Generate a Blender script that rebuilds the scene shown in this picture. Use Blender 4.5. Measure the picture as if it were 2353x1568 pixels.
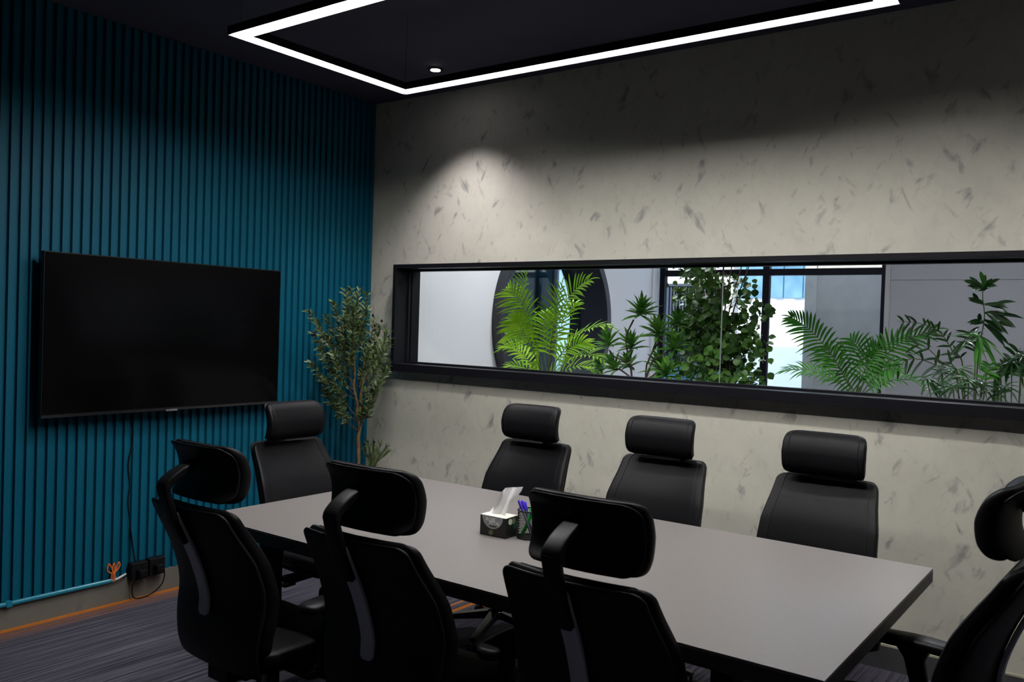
import bpy, bmesh, math, random
from mathutils import Vector, Matrix
PI = math.pi
for o in list(bpy.data.objects): bpy.data.objects.remove(o)
S = bpy.context.scene
C = S.collection

# ------------------------------------------------------------------ camera, world, exposure, big lights
W, H = 2353, 1568
FPX, YAW, PITCH, ROLL = 1974.4, 0.636, -0.018, 0.032
CAM = Vector((4.267, -4.139, 1.5))
fw = Vector((-math.sin(YAW)*math.cos(PITCH), math.cos(YAW)*math.cos(PITCH), math.sin(PITCH)))
rt = fw.cross(Vector((0, 0, 1))).normalized(); up = rt.cross(fw)
cR = math.cos(ROLL); sR = math.sin(ROLL)
R_ = cR*rt + sR*up; U_ = -sR*rt + cR*up
cam = bpy.data.cameras.new('camera'); co = bpy.data.objects.new('camera', cam); C.objects.link(co)
co.matrix_world = Matrix(((R_.x, U_.x, -fw.x, CAM.x), (R_.y, U_.y, -fw.y, CAM.y), (R_.z, U_.z, -fw.z, CAM.z), (0, 0, 0, 1)))
cam.sensor_width = 22.3; cam.lens = FPX/W*22.3; cam.clip_start = .05
cam.dof.use_dof = True; cam.dof.focus_distance = 4.6; cam.dof.aperture_fstop = 4.5
S.camera = co
def at(px, py, Y):
    """point on the plane y = Y seen at a pixel of the 2353 x 1568 frame"""
    d = fw*FPX + R_*(px-W/2) - U_*(py-H/2)
    return CAM + d*((Y-CAM.y)/d.y)
def atx(px, py, X):
    d = fw*FPX + R_*(px-W/2) - U_*(py-H/2)
    return CAM + d*((X-CAM.x)/d.x)
S.view_settings.view_transform = 'Standard'; S.view_settings.look = 'None'
S.view_settings.exposure = 0; S.view_settings.gamma = 1
try: S.view_settings.use_curve_mapping = False
except Exception: pass
wd = bpy.data.worlds.new('world'); S.world = wd; wd.use_nodes = True
bg = wd.node_tree.nodes['Background']; bg.inputs[0].default_value = (.62, .78, 1, 1); bg.inputs[1].default_value = 3.2
sun = bpy.data.lights.new('sun', 'SUN'); so = bpy.data.objects.new('sun', sun); C.objects.link(so)
sun.energy = 9.0; sun.angle = .02; sun.color = (1, .97, .93)
so.rotation_euler = Vector((.35, 1, -.9)).to_track_quat('-Z', 'Y').to_euler()
so.location = (0, 7, 6)
LAMP = 78.0

# ------------------------------------------------------------------ materials
def nd(nt, t, **k):
    n = nt.nodes.new(t)
    for a, b in k.items(): setattr(n, a, b)
    return n
MATS = {}
def mat(name, col, rough=.5, metal=0, spec=.5, noise=None, bump=None, coat=0, emit=None, estr=0):
    if name in MATS: return MATS[name]
    m = bpy.data.materials.new(name); m.use_nodes = True; nt = m.node_tree
    b = nt.nodes['Principled BSDF']
    b.inputs['Base Color'].default_value = (*col, 1); b.inputs['Roughness'].default_value = rough
    b.inputs['Metallic'].default_value = metal; b.inputs['Specular IOR Level'].default_value = spec
    b.inputs['Coat Weight'].default_value = coat
    if emit: b.inputs['Emission Color'].default_value = (*emit, 1); b.inputs['Emission Strength'].default_value = estr
    tc = nd(nt, 'ShaderNodeTexCoord')
    if noise:
        sc, c2 = noise
        n = nd(nt, 'ShaderNodeTexNoise'); n.inputs['Scale'].default_value = sc; n.inputs['Detail'].default_value = 3
        r = nd(nt, 'ShaderNodeValToRGB'); r.color_ramp.elements[0].position = .35; r.color_ramp.elements[1].position = .65
        r.color_ramp.elements[0].color = (*col, 1); r.color_ramp.elements[1].color = (*c2, 1)
        nt.links.new(tc.outputs['Object'], n.inputs['Vector']); nt.links.new(n.outputs['Fac'], r.inputs[0])
        nt.links.new(r.outputs[0], b.inputs['Base Color'])
    if bump:
        sc, st = bump
        n = nd(nt, 'ShaderNodeTexNoise'); n.inputs['Scale'].default_value = sc
        bp = nd(nt, 'ShaderNodeBump'); bp.inputs['Strength'].default_value = st; bp.inputs['Distance'].default_value = .002
        nt.links.new(tc.outputs['Object'], n.inputs['Vector']); nt.links.new(n.outputs['Fac'], bp.inputs['Height'])
        nt.links.new(bp.outputs[0], b.inputs['Normal'])
    MATS[name] = m; return m
def glass(name, tint=(1, 1, 1), refl=1.0):
    m = bpy.data.materials.new(name); m.use_nodes = True; nt = m.node_tree; nt.nodes.clear()
    out = nd(nt, 'ShaderNodeOutputMaterial'); mix = nd(nt, 'ShaderNodeMixShader')
    t = nd(nt, 'ShaderNodeBsdfTransparent'); t.inputs[0].default_value = (*tint, 1)
    g = nd(nt, 'ShaderNodeBsdfGlossy'); g.inputs['Roughness'].default_value = .01
    f = nd(nt, 'ShaderNodeFresnel'); f.inputs[0].default_value = 1.45
    mu = nd(nt, 'ShaderNodeMath', operation='MULTIPLY'); mu.inputs[1].default_value = refl
    nt.links.new(f.outputs[0], mu.inputs[0]); nt.links.new(mu.outputs[0], mix.inputs[0])
    nt.links.new(t.outputs[0], mix.inputs[1]); nt.links.new(g.outputs[0], mix.inputs[2])
    nt.links.new(mix.outputs[0], out.inputs[0]); return m
def concrete(name, base, dark, amount=.55):
    """hand-trowelled grey plaster with darker strokes"""
    m = bpy.data.materials.new(name); m.use_nodes = True; nt = m.node_tree; L = nt.links.new
    b = nt.nodes['Principled BSDF']; b.inputs['Roughness'].default_value = .62; b.inputs['Specular IOR Level'].default_value = .3
    tc = nd(nt, 'ShaderNodeTexCoord')
    def noise(scale, rot, sc, det, dist, lo, hi):
        mp = nd(nt, 'ShaderNodeMapping', vector_type='TEXTURE'); mp.inputs['Rotation'].default_value = rot; mp.inputs['Scale'].default_value = sc
        n = nd(nt, 'ShaderNodeTexNoise'); n.inputs['Scale'].default_value = scale; n.inputs['Detail'].default_value = det
        n.inputs['Distortion'].default_value = dist; n.inputs['Roughness'].default_value = .6
        r = nd(nt, 'ShaderNodeMapRange'); r.inputs[1].default_value = lo; r.inputs[2].default_value = hi
        L(tc.outputs['Object'], mp.inputs[0]); L(mp.outputs[0], n.inputs['Vector']); L(n.outputs['Fac'], r.inputs[0]); return r.outputs[0]
    s1 = noise(8.0, (0, .55, 0), (.62, 1, 1.25), 3.0, .35, .60, .72)
    s2 = noise(7.0, (0, -.45, 0), (.55, 1, 1.3), 3.5, .5, .605, .73)
    s3 = noise(3.2, (0, 0, 0), (1, 1, 1), 4, .3, .35, .7)
    s4 = noise(20, (0, .2, 0), (1, 1, 1.6), 4, .6, .5, .75)
    mx = nd(nt, 'ShaderNodeMath', operation='MAXIMUM'); L(s1, mx.inputs[0]); L(s2, mx.inputs[1])
    m2 = nd(nt, 'ShaderNodeMath', operation='MULTIPLY'); L(mx.outputs[0], m2.inputs[0]); m2.inputs[1].default_value = amount
    m3 = nd(nt, 'ShaderNodeMath', operation='MULTIPLY'); L(s3, m3.inputs[0]); m3.inputs[1].default_value = .16
    m4 = nd(nt, 'ShaderNodeMath', operation='MULTIPLY'); L(s4, m4.inputs[0]); m4.inputs[1].default_value = .12
    a = nd(nt, 'ShaderNodeMath', operation='ADD'); L(m2.outputs[0], a.inputs[0]); L(m3.outputs[0], a.inputs[1])
    a2 = nd(nt, 'ShaderNodeMath', operation='ADD', use_clamp=True); L(a.outputs[0], a2.inputs[0]); L(m4.outputs[0], a2.inputs[1])
    mc = nd(nt, 'ShaderNodeMix', data_type='RGBA'); L(a2.outputs[0], mc.inputs[0])
    mc.inputs[6].default_value = (*base, 1); mc.inputs[7].default_value = (*dark, 1); L(mc.outputs[2], b.inputs['Base Color'])
    bp = nd(nt, 'ShaderNodeBump'); bp.inputs['Strength'].default_value = .08; bp.inputs['Distance'].default_value = .004
    L(s3, bp.inputs['Height']); L(bp.outputs[0], b.inputs['Normal'])
    return m
def carpet():
    m = bpy.data.materials.new('striped_carpet'); m.use_nodes = True; nt = m.node_tree; L = nt.links.new
    b = nt.nodes['Principled BSDF']; b.inputs['Roughness'].default_value = .95; b.inputs['Specular IOR Level'].default_value = .1
    tc = nd(nt, 'ShaderNodeTexCoord')
    def noise(sc, detail, lo, hi):
        mp = nd(nt, 'ShaderNodeMapping'); mp.inputs['Scale'].default_value = sc
        n = nd(nt, 'ShaderNodeTexNoise'); n.inputs['Scale'].default_value = 1; n.inputs['Detail'].default_value = detail
        r = nd(nt, 'ShaderNodeMapRange'); r.inputs[1].default_value = lo; r.inputs[2].default_value = hi
        L(tc.outputs['Object'], mp.inputs[0]); L(mp.outputs[0], n.inputs['Vector']); L(n.outputs['Fac'], r.inputs[0]); return r.outputs[0]
    s = noise((75, 1.2, 1), 4, .33, .67); f = noise((260, 5, 1), 2, .3, .7); g = noise((260, 260, 1), 2, .3, .7)
    mc = nd(nt, 'ShaderNodeMix', data_type='RGBA'); L(s, mc.inputs[0])
    mc.inputs[6].default_value = (.028, .027, .040, 1); mc.inputs[7].default_value = (.115, .11, .135, 1)
    m2 = nd(nt, 'ShaderNodeMix', data_type='RGBA', blend_type='MULTIPLY'); m2.inputs[0].default_value = .7
    mg = nd(nt, 'ShaderNodeMath', operation='MULTIPLY_ADD'); L(f, mg.inputs[0]); mg.inputs[1].default_value = .8; mg.inputs[2].default_value = .4
    mh = nd(nt, 'ShaderNodeMath', operation='MULTIPLY_ADD'); L(g, mh.inputs[0]); mh.inputs[1].default_value = .4; L(mg.outputs[0], mh.inputs[2])
    L(mc.outputs[2], m2.inputs[6]); L(mh.outputs[0], m2.inputs[7])
    # orange yarn bands: one beside the ribbed wall, two under the table
    sx = nd(nt, 'ShaderNodeSeparateXYZ'); L(tc.outputs['Object'], sx.inputs[0])
    def band(src, a, b_, soft):
        c = nd(nt, 'ShaderNodeMath', operation='SUBTRACT'); L(src, c.inputs[0]); c.inputs[1].default_value = (a+b_)/2
        d = nd(nt, 'ShaderNodeMath', operation='ABSOLUTE'); L(c.outputs[0], d.inputs[0])
        r = nd(nt, 'ShaderNodeMapRange'); L(d.outputs[0], r.inputs[0]); w = (b_-a)/2
        r.inputs[1].default_value = w; r.inputs[2].default_value = w+soft; r.inputs[3].default_value = 1; r.inputs[4].default_value = 0
        return r.outputs[0]
    b1 = band(sx.outputs[0], -.1, .05, .02); b1b = band(sx.outputs[0], -.1, .10, .08)
    y1 = band(sx.outputs[1], -1.02, -.46, .004)
    b2 = band(sx.outputs[0], 1.395, 1.42, .004); b3 = band(sx.outputs[0], 1.335, 1.345, .004)
    ad = nd(nt, 'ShaderNodeMath', operation='ADD'); L(b2, ad.inputs[0]); L(b3, ad.inputs[1])
    ml = nd(nt, 'ShaderNodeMath', operation='MULTIPLY'); L(ad.outputs[0], ml.inputs[0]); L(y1, ml.inputs[1])
    mw = nd(nt, 'ShaderNodeMath', operation='MULTIPLY'); L(b1b, mw.inputs[0]); mw.inputs[1].default_value = .3
    mb = nd(nt, 'ShaderNodeMath', operation='MAXIMUM'); L(b1, mb.inputs[0]); L(ml.outputs[0], mb.inputs[1])
    mb2 = nd(nt, 'ShaderNodeMath', operation='MAXIMUM', use_clamp=True); L(mb.outputs[0], mb2.inputs[0]); L(mw.outputs[0], mb2.inputs[1])
    mo = nd(nt, 'ShaderNodeMix', data_type='RGBA'); L(mb2.outputs[0], mo.inputs[0]); L(m2.outputs[2], mo.inputs[6]); mo.inputs[7].default_value = (.40, .13, .02, 1)
    L(mo.outputs[2], b.inputs['Base Color'])
    bp = nd(nt, 'ShaderNodeBump'); bp.inputs['Strength'].default_value = .4; bp.inputs['Distance'].default_value = .003
    L(f, bp.inputs['Height']); L(bp.outputs[0], b.inputs['Normal'])
    return m
M_conc = concrete('plaster_wall', (.575, .56, .475), (.16, .16, .165), .6)
M_base = concrete('cement_skirting', (.15, .145, .125), (.09, .09, .08), .4)
M_baseD = mat('charcoal_skirting', (.055, .055, .06), .6, noise=(6, (.07, .07, .075)))
M_blue = mat('teal_slat_paint', (.002, .086, .145), .5, spec=.15, noise=(4, (.0025, .094, .156)))
M_pipe = mat('teal_conduit', (.01, .20, .30), .3)
M_carpet = carpet()
M_ceil = mat('navy_ceiling', (.07, .07, .105), .8, spec=.2, noise=(3, (.064, .064, .096)))
M_dark = mat('dark_wall_paint', (.035, .035, .04), .8, noise=(3, (.03, .03, .035)))
M_frame = mat('black_frame_wood', (.008, .008, .011), .42, spec=.15, bump=(60, .1))
M_leather = mat('black_leather', (.005, .005, .006), .46, spec=.13, bump=(180, .15), noise=(30, (.006, .006, .0072)))
M_shell = mat('black_shell', (.006, .006, .007), .55, spec=.25, bump=(300, .2))
M_plast = mat('black_plastic', (.006, .006, .0075), .42, spec=.16, noise=(40, (.007, .007, .0085)))
M_strip = mat('grey_spine_plastic', (.50, .52, .58), .4, noise=(25, (.54, .56, .62)))
M_chrome = mat('dark_chrome', (.09, .09, .10), .18, 1, noise=(20, (.08, .08, .09)))
M_stitch = mat('piping', (.008, .008, .009), .45, spec=.16)
M_top = mat('grey_laminate', (.168, .154, .149), .34, spec=.3, noise=(60, (.160, .147, .142)))
M_edge = mat('dark_table_edge', (.022, .021, .022), .5, noise=(30, (.026, .025, .026)))
M_screen = mat('tv_screen', (.002, .002, .0025), .14, spec=.09, noise=(2, (.0022, .0022, .0028)))
M_bezel = mat('tv_bezel', (.008, .008, .009), .4, spec=.2)
M_led = mat('led_strip', (1, 1, 1), .5, emit=(1, .985, .97), estr=LAMP)
M_spotd = mat('spot_disc', (1, 1, 1), .5, emit=(1, .95, 1), estr=40)
M_white = mat('white_wall_paint', (.72, .72, .74), .7, noise=(2, (.70, .70, .72)))
M_hfloor = mat('hall_floor', (.3, .3, .31), .5, noise=(3, (.26, .26, .27)))
M_grey = mat('grey_wall_panel', (.24, .24, .26), .6, noise=(2, (.23, .23, .25)))
M_lgrey = mat('light_grey_wall', (.46, .42, .38), .8, noise=(5, (.41, .375, .34)))
M_beige = mat('pale_column', (.50, .47, .42), .8, noise=(9, (.45, .42, .38)))
M_teal = mat('teal_room_paint', (.05, .19, .27), .7, noise=(3, (.055, .2, .28)))
M_out = mat('white_render', (.85, .86, .9), .8, noise=(4, (.8, .82, .88)))
M_clad = mat('blue_cladding', (.05, .14, .21), .35, noise=(2.5, (.14, .27, .36)))
M_slat = mat('dark_screen_slat', (.04, .045, .07), .5)
M_panel = mat('hall_fill_glow', (1, 1, 1), .5, emit=(.92, .95, 1), estr=38)  # glow of the added panels lighting the hall from out of view
M_panel2 = mat('side_room_fill_glow', (1, 1, 1), .5, emit=(.85, .95, 1), estr=20)  # glow of the extra panel added to brighten the teal room
M_leafP = mat('areca_leaf', (.24, .50, .015), .5, spec=.3, noise=(9, (.36, .62, .03)))
M_leafP2 = mat('areca_leaf_deep', (.035, .19, .018), .55, spec=.25, noise=(9, (.055, .23, .02)))
M_leafD = mat('dracaena_leaf', (.045, .18, .02), .45, noise=(14, (.15, .36, .05)))
M_leafF = mat('round_leaf', (.028, .10, .018), .42, noise=(10, (.11, .26, .03)))
M_leafB = mat('bamboo_leaf', (.012, .06, .015), .3, noise=(12, (.03, .11, .02)))
M_leafO = mat('olive_leaf', (.035, .06, .015), .45, noise=(16, (.09, .14, .04)))
M_olive = mat('olive_fruit', (.008, .006, .012), .2)
M_bark = mat('tan_bark', (.21, .115, .04), .8, noise=(25, (.12, .065, .025)), bump=(60, .6))
M_stem = mat('green_stem', (.09, .13, .03), .6, noise=(20, (.06, .09, .02)))
M_twig = mat('brown_twig', (.06, .04, .025), .7, noise=(20, (.1, .07, .045)))
M_pot = mat('charcoal_pot', (.03, .03, .033), .6, noise=(12, (.04, .04, .043)))
M_soil = mat('soil', (.03, .02, .012), .95, bump=(60, .8))
M_glass = glass('window_glass', (.98, .985, .985), .14)
M_glass2 = glass('partition_glass', (.92, .94, .96), .4)
M_tint = glass('tinted_glass', (.78, .87, .92), .5)

# ------------------------------------------------------------------ geometry helpers
def tag(o, label=None, cat=None, group=None, kind=None):
    if label: o['label'] = label
    if cat: o['category'] = cat
    if group: o['group'] = group
    if kind: o['kind'] = kind
    return o
class MB:
    def __init__(s): s.v = []; s.f = []; s.mi = []
    def add(s, v, f, m=0):
        k = len(s.v); s.v += [tuple(p) for p in v]; s.f += [tuple(i+k for i in q) for q in f]; s.mi += [m]*len(f); return s
    def box(s, x0, x1, y0, y1, z0, z1, m=0, M=None):
        v = [Vector((x, y, z)) for x in (x0, x1) for y in (y0, y1) for z in (z0, z1)]
        if M: v = [M @ p for p in v]
        return s.add(v, [(0, 1, 3, 2), (4, 6, 7, 5), (0, 4, 5, 1), (2, 3, 7, 6), (0, 2, 6, 4), (1, 5, 7, 3)], m)
    def tube(s, pts, r, n=10, m=0, cap=True):
        pts = [Vector(p) for p in pts]; rs = r if isinstance(r, (list, tuple)) else [r]*len(pts)
        v = []; prev = None
        for i, p in enumerate(pts):
            t = (pts[min(i+1, len(pts)-1)] - pts[max(i-1, 0)]).normalized()
            if prev is None:
                a = Vector((0, 0, 1)) if abs(t.z) < .9 else Vector((1, 0, 0)); u = t.cross(a).normalized()
            else: u = (prev - t*prev.dot(t)).normalized()
            prev = u; w = t.cross(u)
            for k in range(n):
                a = 2*PI*k/n; v.append(p + (u*math.cos(a)+w*math.sin(a))*rs[i])
        f = [(i*n+k, i*n+(k+1) % n, (i+1)*n+(k+1) % n, (i+1)*n+k) for i in range(len(pts)-1) for k in range(n)]
        if cap: f += [tuple(range(n-1, -1, -1)), tuple(range((len(pts)-1)*n, len(pts)*n))]
        return s.add(v, f, m)
    def lathe(s, c, prof, n=24, m=0):
        """prof: (radius, z) from bottom to top around the vertical through c"""
        v = [Vector(c)+Vector((r*math.cos(2*PI*k/n), r*math.sin(2*PI*k/n), z)) for r, z in prof for k in range(n)]
        f = [(i*n+k, i*n+(k+1) % n, (i+1)*n+(k+1) % n, (i+1)*n+k) for i in range(len(prof)-1) for k in range(n)]
        f += [tuple(range(n-1, -1, -1)), tuple(range((len(prof)-1)*n, len(prof)*n))]
        return s.add(v, f, m)
    def ball(s, c, r, n=10, m=0, sz=1):
        v = []; R = n//2+1
        for i in range(R):
            th = PI*(i+.5)/R
            for k in range(n):
                a = 2*PI*k/n; v.append(Vector(c)+Vector((r*math.sin(th)*math.cos(a), r*math.sin(th)*math.sin(a), r*sz*math.cos(th))))
        f = [(i*n+k, (i+1)*n+k, (i+1)*n+(k+1) % n, i*n+(k+1) % n) for i in range(R-1) for k in range(n)]
        f += [tuple(range(n)), tuple(range(R*n-1, (R-1)*n-1, -1))]
        return s.add(v, f, m)
    def build(s, name, mats, parent=None, smooth=False, bevel=0, label=None, loc=None):
        me = bpy.data.meshes.new(name); me.from_pydata(s.v, [], s.f)
        mats = mats if isinstance(mats, (list, tuple)) else [mats]
        for q in mats: me.materials.append(q)
        me.polygons.foreach_set('material_index', s.mi)
        if smooth: me.polygons.foreach_set('use_smooth', [True]*len(s.f))
        me.update()
        bm = bmesh.new(); bm.from_mesh(me); bmesh.ops.recalc_face_normals(bm, faces=bm.faces)
        if bevel:
            bmesh.ops.bevel(bm, geom=[e for e in bm.edges if e.is_manifold and e.calc_face_angle(0) > .5], offset=bevel, segments=2, affect='EDGES', profile=.5)
        bm.to_mesh(me); bm.free()
        if smooth:
            try: me.set_sharp_from_angle(angle=.8)
            except Exception: pass
        o = bpy.data.objects.new(name, me); C.objects.link(o)
        if parent: o.parent = parent
        if label: o['label'] = label
        if loc is not None: o.location = loc
        return o
def thing(name, label, cat, loc=(0, 0, 0), rz=0, group=None):
    o = bpy.data.objects.new(name, None); C.objects.link(o); o.location = loc; o.rotation_euler = (0, 0, rz)
    o.empty_display_size = .1
    return tag(o, label, cat, group)
def struct(o): o['kind'] = 'structure'; return o
def dup(root):
    r = root.copy(); C.objects.link(r)
    for ch in list(root.children):
        c = ch.copy(); C.objects.link(c); c.parent = r
        for g in ch.children:
            d = g.copy(); C.objects.link(d); d.parent = c
    return r
def bez(p0, p1, p2, n):
    p0, p1, p2 = Vector(p0), Vector(p1), Vector(p2)
    return [(1-t)**2*p0 + 2*t*(1-t)*p1 + t*t*p2 for t in [i/(n-1) for i in range(n)]]
def catmull(P, n=6):
    P = [Vector(p) for p in P]; Q = [2*P[0]-P[1]]+P+[2*P[-1]-P[-2]]; out = []
    for i in range(1, len(Q)-2):
        for k in range(n):
            t = k/n; a, b, c, d = Q[i-1:i+3]
            out.append(.5*((2*b)+(-a+c)*t+(2*a-5*b+4*c-d)*t*t+(-a+3*b-3*c+d)*t**3))
    out.append(P[-1]); return out

# ------------------------------------------------------------------ room shell
RX, RY, HC = 5.7, -5.3, 2.973
struct(MB().box(-.02, RX, RY, 0, -.1, 0).build('floor', M_carpet))
struct(MB().box(-.2, RX+.1, RY-.1, .2, HC, HC+.1).build('ceiling', M_ceil))
# ribbed feature wall: backing and slats are one cladding
w = MB().box(-.2, 0, RY, 0, 0, HC)
k = 0
y = -.013
PER = .0486
while y-.033 > RY:
    v = [(0, y, .12), (.017, y-.002, .12), (.017, y-.028, .12), (0, y-.031, .12)]
    v += [(a, b, HC-.001) for a, b, c in v]
    w.add(v, [(0, 1, 5, 4), (1, 2, 6, 5), (2, 3, 7, 6), (0, 3, 2, 1), (4, 5, 6, 7)]); y -= PER
struct(w.build('wall_left', M_blue))
struct(MB().box(.0005, .019, RY, -.0135, 0, .117).build('baseboard_left', M_base))
# plaster wall with the long opening
X0, X1, Z0, Z1 = .305, 4.55, 1.2, 1.855
w = MB()
w.box(0, X0, 0, .15, 0, HC).box(X1, RX, 0, .15, 0, HC).box(X0, X1, 0, .15, 0, Z0).box(X0, X1, 0, .15, Z1, HC)
struct(w.build('wall_back', M_conc))
struct(MB().box(.02, RX, -.012, 0, 0, .105).build('baseboard_back', M_baseD))
struct(MB().box(.02, RX, -.010, 0, .105, .113).build('trim_1', mat('pale_trim', (.42, .41, .30), .5)))
struct(MB().box(RX, RX+.1, RY, .2, 0, HC).build('wall_right', M_dark))
struct(MB().box(-.2, RX+.1, RY-.1, RY, 0, HC).build('wall_front', M_dark))

# window: boxed lining, stops, two panes meeting in a clear seam
win = MB()
xo0, xo1, zo0, zo1 = .290, 4.575, 1.178, 1.874
t = .026
win.box(xo0, xo0+t, -.085, .15, zo0, zo1).box(xo1-t, xo1, -.085, .15, zo0, zo1)
win.box(xo0+t, xo1-t, -.085, .15, zo1-t, zo1).box(xo0+t, xo1-t, -.085, .15, zo0, zo0+.05)
winf = struct(win.build('window_1', M_frame, bevel=.0015))
sp = MB(); a, b, c, d = xo0+t, xo1-t, zo0+.05, zo1-t
for y0, y1 in ((.03, .048), (.062, .08)):
    sp.box(a, a+.012, y0, y1, c, d).box(b-.012, b, y0, y1, c, d).box(a+.012, b-.012, y0, y1, d-.012, d).box(a+.012, b-.012, y0, y1, c, c+.012)
sp.build('window_stop', M_frame, winf)
MB().box(a, 2.5045, .051, .059, c, d).build('window_pane', M_glass, winf)
MB().box(2.5075, b, .051, .059, c, d).build('window_pane', M_glass, winf)
MB().box(2.5045, 2.5075, .051, .059, c, d).build('glass_seam', mat('seam_silicone', (.28, .33, .32), .2), winf)

# ------------------------------------------------------------------ hall beyond the window
HY = 4.29; HZ = 3.1; HX = 6.5
struct(MB().box(-.35, HX, .15, HY+.1, -.1, 0).build('floor', M_hfloor))
struct(MB().box(-.35, HX+.1, .15, HY+.1, HZ, HZ+.1).build('ceiling', M_white))
struct(MB().box(HX, HX+.1, .15, HY+.1, 0, HZ).build('wall_hall_right', M_white))
struct(MB().box(RX, HX, .05, .15, 0, HZ).build('wall_hall_front', M_white))
# white side wall with a round opening
cy, cz, rr = 2.24, 1.54, .885
N = 96; w = MB()
for X in (0, -.3):
    v = []
    for k in range(N):
        a = 2*PI*k/N; dy, dz = math.cos(a), math.sin(a)
        v.append((X, cy+rr*.97*dy, cz+rr*.97*dz))
        sc = min([q for q in ((HY-cy)/dy if dy > 1e-6 else 1e9, (.15-cy)/dy if dy < -1e-6 else 1e9, (HZ-cz)/dz if dz > 1e-6 else 1e9, -cz/dz if dz < -1e-6 else 1e9)])
        v.append((X, cy+sc*dy, cz+sc*dz))
    w.add(v, [(2*k, 2*((k+1) % N), 2*((k+1) % N)+1, 2*k+1) for k in range(N)])
    for (py_, pz_) in ((HY, HZ), (.15, HZ), (.15, 0), (HY, 0)):   # fill the clipped corners
        a = math.atan2(pz_-cz, py_-cy) % (2*PI); k = int(a/(2*PI)*N); k2 = (k+1) % N
        w.add([v[2*k+1], v[2*k2+1], (X, py_, pz_)], [(0, 1, 2)])
struct(w.build('wall_hall_left', M_white))
ring = MB(); prof = [(.09, rr), (.09, rr-.07), (-.34, rr-.07), (-.34, rr)]
v = [(x, cy+r*math.cos(2*PI*k/N), cz+r*math.sin(2*PI*k/N)) for x, r in prof for k in range(N)]
ring.add(v, [(i*N+k, i*N+(k+1) % N, ((i+1) % 4)*N+(k+1) % N, ((i+1) % 4)*N+k) for i in range(4) for k in range(N)])
ringo = struct(ring.build('window_2', mat('navy_black_ring', (.014, .014, .024), .45, noise=(8, (.018, .018, .028))), smooth=True))
v = [(-.22, cy+(rr-.07)*math.cos(2*PI*k/N), cz+(rr-.07)*math.sin(2*PI*k/N)) for k in range(N)]+[(-.21, cy+(rr-.07)*math.cos(2*PI*k/N), cz+(rr-.07)*math.sin(2*PI*k/N)) for k in range(N)]
MB().add(v, [tuple(range(N)), tuple(range(2*N-1, N-1, -1))]+[(k, (k+1) % N, N+(k+1) % N, N+k) for k in range(N)]).build('window_pane', M_tint, ringo)
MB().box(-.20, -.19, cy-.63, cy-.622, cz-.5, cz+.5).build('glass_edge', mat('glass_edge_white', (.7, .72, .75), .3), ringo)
# teal room behind the round window
w = MB()
w.box(-3.2, -3.1, .2, 5, 0, HZ).box(-3.2, -.3, .1, .2, 0, HZ)
w.box(-3.2, -1.86, 5, 5.1, 0, HZ).box(-1.36, -.3, 5, 5.1, 0, HZ).box(-1.86, -1.36, 5, 5.1, 2.35, HZ).box(-1.86, -1.36, 5, 5.1, 0, .25)
w.box(-.4, -.3, 4.3, 5, 0, HZ)
struct(w.build('wall_side_room', M_teal))
struct(MB().box(-3.2, -.35, .1, 5.1, -.1, 0).build('floor', M_hfloor))
struct(MB().box(-3.2, -.35, .1, 5.1, HZ, HZ+.1).build('ceiling', M_teal))
wf = MB(); wf.box(-1.86, -1.82, 4.97, 5.08, .25, 2.35).box(-1.40, -1.36, 4.97, 5.08, .25, 2.35).box(-1.86, -1.36, 4.97, 5.08, 2.30, 2.35).box(-1.86, -1.36, 4.97, 5.08, .25, .30)
w3 = struct(wf.build('window_3', M_slat)); MB().box(-1.82, -1.40, 5.02, 5.03, .3, 2.3).build('window_pane', M_glass2, w3)
tag(MB().box(-2.45, -1.95, 4.4, 4.75, 0, 2.25).build('tall_cabinet', M_slat, bevel=.004), 'dark blue tall cabinet inside the room behind the round window', 'cabinet')
pc = thing('pendant_bar_light', 'thin white bar light glowing behind the round window', 'lamp', (-1.5, 3.4, 2.3))
MB().box(-.45, .45, -.012, .012, 0, .012).build('light_bar', mat('bar_glow', (1, 1, 1), .5, emit=(1, 1, 1), estr=60), pc)
MB().box(-.45, .45, -.016, .016, .012, .03).build('housing', M_frame, pc)
for q in (-.4, .4): MB().tube([(q, 0, .03), (q, 0, .8)], .0015, 6).build('cable', M_frame, pc)

# glazed partition, grey panel wall beside it
pf = MB()
for x, wd_ in ((.035, .06), (1.178, .065), (2.289, .035)): pf.box(x-wd_/2, x+wd_/2, HY, HY+.06, 0, HZ)
for x0, x1 in ((.065, 1.145), (1.211, 2.27)): pf.box(x0, x1, HY, HY+.06, 2.083, 2.147).box(x0, x1, HY, HY+.06, 0, .06).box(x0, x1, HY, HY+.06, HZ-.05, HZ)
pt = struct(pf.build('window_4', mat('partition_black', (.005, .005, .01), .5, spec=.1)))
for x0, x1 in ((.065, 1.145), (1.211, 2.27)):
    MB().box(x0, x1, HY+.025, HY+.033, .06, 2.083).build('window_pane', M_glass2, pt)
    MB().box(x0, x1, HY+.025, HY+.033, 2.147, HZ-.05).build('window_pane', M_glass2, pt)
w = MB().box(2.35, HX, HY, HY+.1, 0, 2.027).box(2.35, HX, HY, HY+.1, 2.031, HZ).box(2.35, HX, HY+.01, HY+.1, 2.0, 2.05)
struct(w.build('wall_hall_back', M_grey))
struct(MB().box(2.307, 2.35, HY-.01, HY+.11, 0, HZ).build('trim_2', mat('grey_trim', (.27, .265, .27), .6)))
tp = thing('wall_pipe', 'thin pale pipe running down the white hall wall beside the black glazed partition', 'pipe', (0, 4.13, 0))
MB().tube([(.014, 0, 0), (.014, 0, HZ)], .010, 10).build('pipe', M_white, tp)
for z in (.6, 1.62, 2.5): MB().box(.0, .028, -.014, .014, z-.008, z+.008).build('clip', M_lgrey, tp)

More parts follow.
